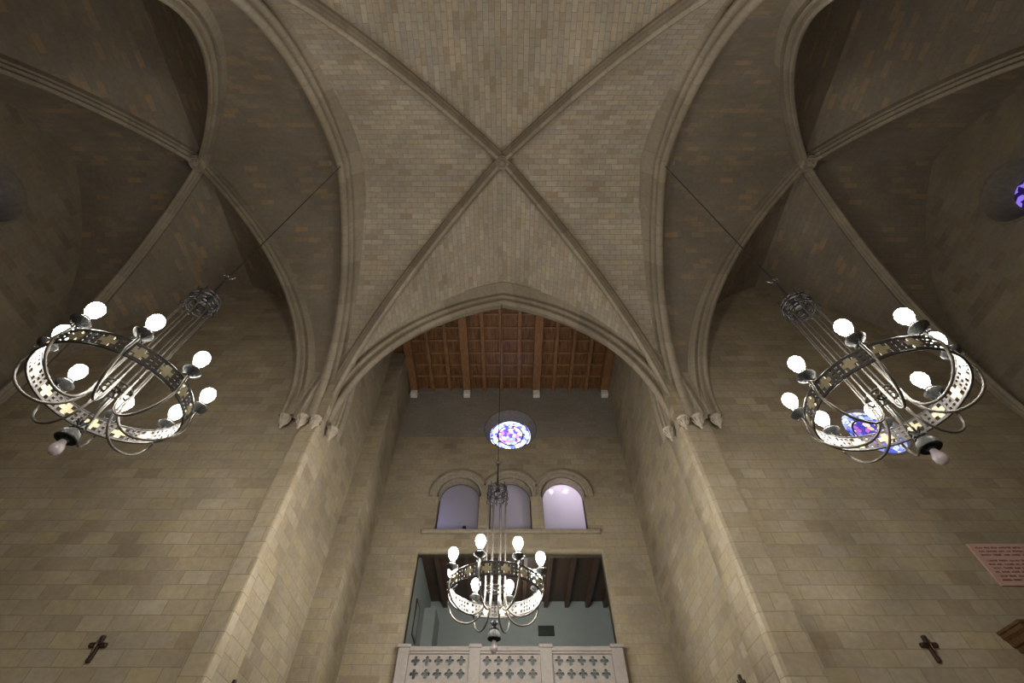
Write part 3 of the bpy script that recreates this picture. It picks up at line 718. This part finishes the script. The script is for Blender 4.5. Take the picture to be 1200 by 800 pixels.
def make_chandelier(loc, top, label):
    t = thing('chandelier', loc, label, 'chandelier', 'wrought iron chandeliers')
    ncol = PANELS*10
    cells = [(p*10+c, r) for p in range(PANELS) for r in range(7) for c in range(10) if BM_[r][c] == '#']
    bm = band_cells(cells, ncol, 7, RR, -.115, .115)
    ob = link('pierced_band', bmout(bm), M_BAND, t)
    for z in (-.115, .115):
        bm = bmesh.new(); tube(bm, [(RR*math.cos(2*PI*i/72), RR*math.sin(2*PI*i/72), z) for i in range(72)], .013, 8, True); link('band_rim', bmout(bm), M_IRON, t, smooth=60)
    for p in range(PANELS):
        cells = [(p*20+2+c, 2+r) for r in range(10) for c in range(10) if 3 <= r <= 6 or 3 <= c <= 6]
        link('cross_ornament', bmout(band_cells(cells, ncol*2, 14, RR, -.115, .115, .02)), M_BRASS, t)
    # crown high above the ring
    zc = 2.12
    bm = bmesh.new()
    for z, r, w_ in ((zc-.14, .205, .012), (zc+.0, .225, .016), (zc+.10, .205, .012)):
        tube(bm, [(r*math.cos(2*PI*i/32), r*math.sin(2*PI*i/32), z) for i in range(32)], w_, 6, True)
    for k in range(8):
        a = k*PI/4; c, s = math.cos(a), math.sin(a); c2, s2 = math.cos(a+PI/8), math.sin(a+PI/8)
        tube(bm, [(.2*c, .2*s, zc-.2), (.225*c, .225*s, zc), (.2*c, .2*s, zc+.12), (.215*c, .215*s, zc+.2)], [.012, .016, .012, .005], 6)
        # scroll between the uprights
        tube(bm, [(.21*math.cos(a+.39+.3*math.cos(q)), .21*math.sin(a+.39+.3*math.cos(q)), zc+.0+.08*math.sin(q)) for q in [i*PI/6 for i in range(12)]], .010, 6, True)
        tube(bm, [(.21*c2, .21*s2, zc-.14), (.25*c2, .25*s2, zc-.2), (.235*c2, .235*s2, zc-.25), (.2*c2, .2*s2, zc-.22)], [.012, .012, .012, .009], 6)
        tube(bm, [(0, 0, zc+.10), (.205*c, .205*s, zc+.10)], .009, 5)
    link('crown', bmout(bm), M_IRON, t, smooth=50)
    bm = bmesh.new(); lathe(bm, [(0, zc-.05), (.05, zc-.04), (.06, zc+.06), (.03, zc+.14), (.022, zc+.2), (.035, zc+.24), (.02, zc+.28), (.018, zc+.72), (.03, zc+.74), (.03, zc+.78), (0, zc+.8)], 14); link('stem', bmout(bm), M_IRON, t, smooth=50)
    bm = bmesh.new()
    tube(bm, [(.045*math.cos(2*PI*i/16), 0, zc+.83+.05*math.sin(2*PI*i/16)) for i in range(16)], .010, 6, True)
    for s in (-1, 1): tube(bm, [(0, 0, zc+.78), (s*.06, 0, zc+.80), (s*.10, 0, zc+.86), (s*.07, 0, zc+.89)], [.012, .010, .008, .005], 6)
    link('hook', bmout(bm), M_IRONL, t, smooth=50)
    bm = bmesh.new(); tube(bm, [(0, 0, zc+.87), (0, 0, top)], .011, 6); link('cable', bmout(bm), M_IRON, t)
    # hub wheel
    bm = bmesh.new()
    for r, w_ in ((.185, .014), (.06, .011)): tube(bm, [(r*math.cos(2*PI*i/32), r*math.sin(2*PI*i/32), .03) for i in range(32)], w_, 6, True)
    for k in range(8):
        a = k*PI/4+PI/8; tube(bm, [(.03*math.cos(a), .03*math.sin(a), .03), (.185*math.cos(a), .185*math.sin(a), .03)], .011, 6)
    link('hub_wheel', bmout(bm), M_IRONL, t, smooth=50)
    for k in range(8):
        a = PI/8+k*PI/4; c, s = math.cos(a), math.sin(a)
        bm = bmesh.new(); tube(bm, [(.2*c, .2*s, zc-.2), (.2*c, .2*s, .03)], .0105, 8); link('rod', bmout(bm), M_IRONL, t, smooth=60)
        # J-shaped arm: down at the centre, out below the band and up to the drip cup
        p = [(.20, .03), (.20, -.12), (.215, -.24), (.265, -.36), (.36, -.45), (.48, -.49), (.61, -.475), (.73, -.42), (.83, -.33), (.895, -.21), (.93, -.08), (BR+.01, .05), (BR, .20)]
        p = smooth_path(p)
        bm = bmesh.new(); tube(bm, [(r*c, r*s, z) for r, z in p], .0165, 8); link('arm', bmout(bm), M_IRONL, t, smooth=60)
        bm = bmesh.new(); lathe(bm, [(0, .16), (.03, .17), (.05, .20), (.10, .225), (.115, .255), (.105, .265), (.06, .25), (.045, .27), (.05, .33), (.042, .345), (0, .345)], 18, (BR*c, BR*s, 0))
        cup = link('drip_cup', bmout(bm), M_CUPI, t, smooth=40)
        bm = bmesh.new(); lathe(bm, [(0, .34), (.035, .345), (.042, .37), (.075, .43), (.092, .49), (.088, .54), (.062, .585), (.025, .605), (0, .608)], 12, (BR*c, BR*s, 0))
        link('bulb', bmout(bm), M_LIT, cup, smooth=80)
        bm = bmesh.new()
        for q in (0, 1, 2):
            b_ = a+q*2*PI/3; tube(bm, [(BR*c+.02*math.cos(b_), BR*s+.02*math.sin(b_), .17), (BR*c+.07*math.cos(b_), BR*s+.07*math.sin(b_), .14), (BR*c+.08*math.cos(b_), BR*s+.08*math.sin(b_), .18)], [.012, .010, .005], 5)
        link('leaf_scroll', bmout(bm), M_CUPI, cup, smooth=50)
    # pendant lamp at the bottom
    bm = bmesh.new(); tube(bm, [(0, 0, .03), (0, 0, -.52)], .009, 6); link('pendant_rod', bmout(bm), M_IRON, t)
    bm = bmesh.new()
    for k in range(6):
        a = k*PI/3; c, s = math.cos(a), math.sin(a)
        tube(bm, [(0, 0, -.62), (.03*c, .03*s, -.56), (.065*c, .065*s, -.53), (.08*c, .08*s, -.56)], [.010, .014, .012, .004], 6)
        tube(bm, [(0, 0, -.66), (.05*c, .05*s, -.62), (.08*c, .08*s, -.635), (.085*c, .085*s, -.66)], [.012, .014, .011, .004], 6)
    link('leaf_finial', bmout(bm), M_IRON, t, smooth=50)
    bm = bmesh.new(); lathe(bm, [(0, -.64), (.035, -.645), (.06, -.67), (.095, -.70), (.115, -.75), (.12, -.79), (.112, -.80), (.095, -.76), (.05, -.74), (0, -.74)], 22); pc = link('pendant_cup', bmout(bm), M_CUPI, t, smooth=40)
    bm = bmesh.new(); lathe(bm, [(0, -.74), (.05, -.74), (.052, -.80), (.04, -.82), (0, -.82)], 14); link('socket', bmout(bm), M_BLACK, pc, smooth=40)
    bm = bmesh.new(); lathe(bm, [(0, -.81), (.032, -.815), (.045, -.86), (.066, -.91), (.064, -.96), (.04, -.995), (0, -1.005)], 18); link('pendant_bulb', bmout(bm), M_BULBOFF, pc, smooth=80)
    return t
def copy_tree(o, parent=None):
    c = o.copy(); COL.objects.link(c)
    if parent: c.parent = parent
    for ch in list(o.children): copy_tree(ch, c)
    return c
c0 = make_chandelier((-.25, 8.8, 3.99), ZA-3.99, 'black iron ring chandelier hanging in front of the balcony, lowest of the three')
c1 = copy_tree(c0); c1.location = (-5.01, YC+.02, 4.25); c1.rotation_euler.z = math.radians(15.3); c1['label'] = 'black iron ring chandelier hanging from the left side arch'
c2 = copy_tree(c0); c2.location = (4.68, YC+.02, 4.12); c2.rotation_euler.z = math.radians(-13.7); c2['label'] = 'black iron ring chandelier hanging from the right side arch, before the blue round window'
def setcable(root, top):
    for ch in root.children:
        if ch.name.startswith('cable'):
            bm = bmesh.new(); tube(bm, [(0, 0, 2.99), (0, 0, top)], .011, 6); me = bmout(bm); me.materials.append(M_IRON); ch.data = me
setcable(c1, ZA-4.25); setcable(c2, ZA-4.12)
c0.rotation_euler.z = math.radians(5.6)
for root in (c1, c2):
    for cup in root.children:
        for ch in cup.children:
            if ch.name.startswith('bulb'):
                # each bulb sits at its own arm, so recolour its own mesh
                me = ch.data.copy(); me.materials.clear(); me.materials.append(M_LIT_SIDE); ch.data = me

# two small lit lamps in the upper room, seen through the rightmost arched window
for x, lab in ((1.57, 'left one of the two small lamps shining behind the rightmost arched window'), (2.10, 'right one of the two small lamps shining behind the rightmost arched window')):
    t = thing('small_lamp', (x, 14.5, 10.14), lab, 'lamp', 'lamps behind the arched window')
    bm = bmesh.new(); lathe(bm, [(0, .12), (.04, .12), (.04, .05), (.03, .04), (0, .04)], 12); link('lamp_socket', bmout(bm), M_IRON, t)
    bm = bmesh.new(); lathe(bm, [(0, .05), (.03, .045), (.065, .0), (.07, -.03), (.045, -.08), (0, -.095)], 12); link('bulb', bmout(bm), emis('small_bulb_glass', (1, .93, 1), 160), t, smooth=80)
    bm = bmesh.new(); tube(bm, [(0, 0, .10), (0, 0, 1.115)], .008, 6); link('cord', bmout(bm), M_IRON, t)
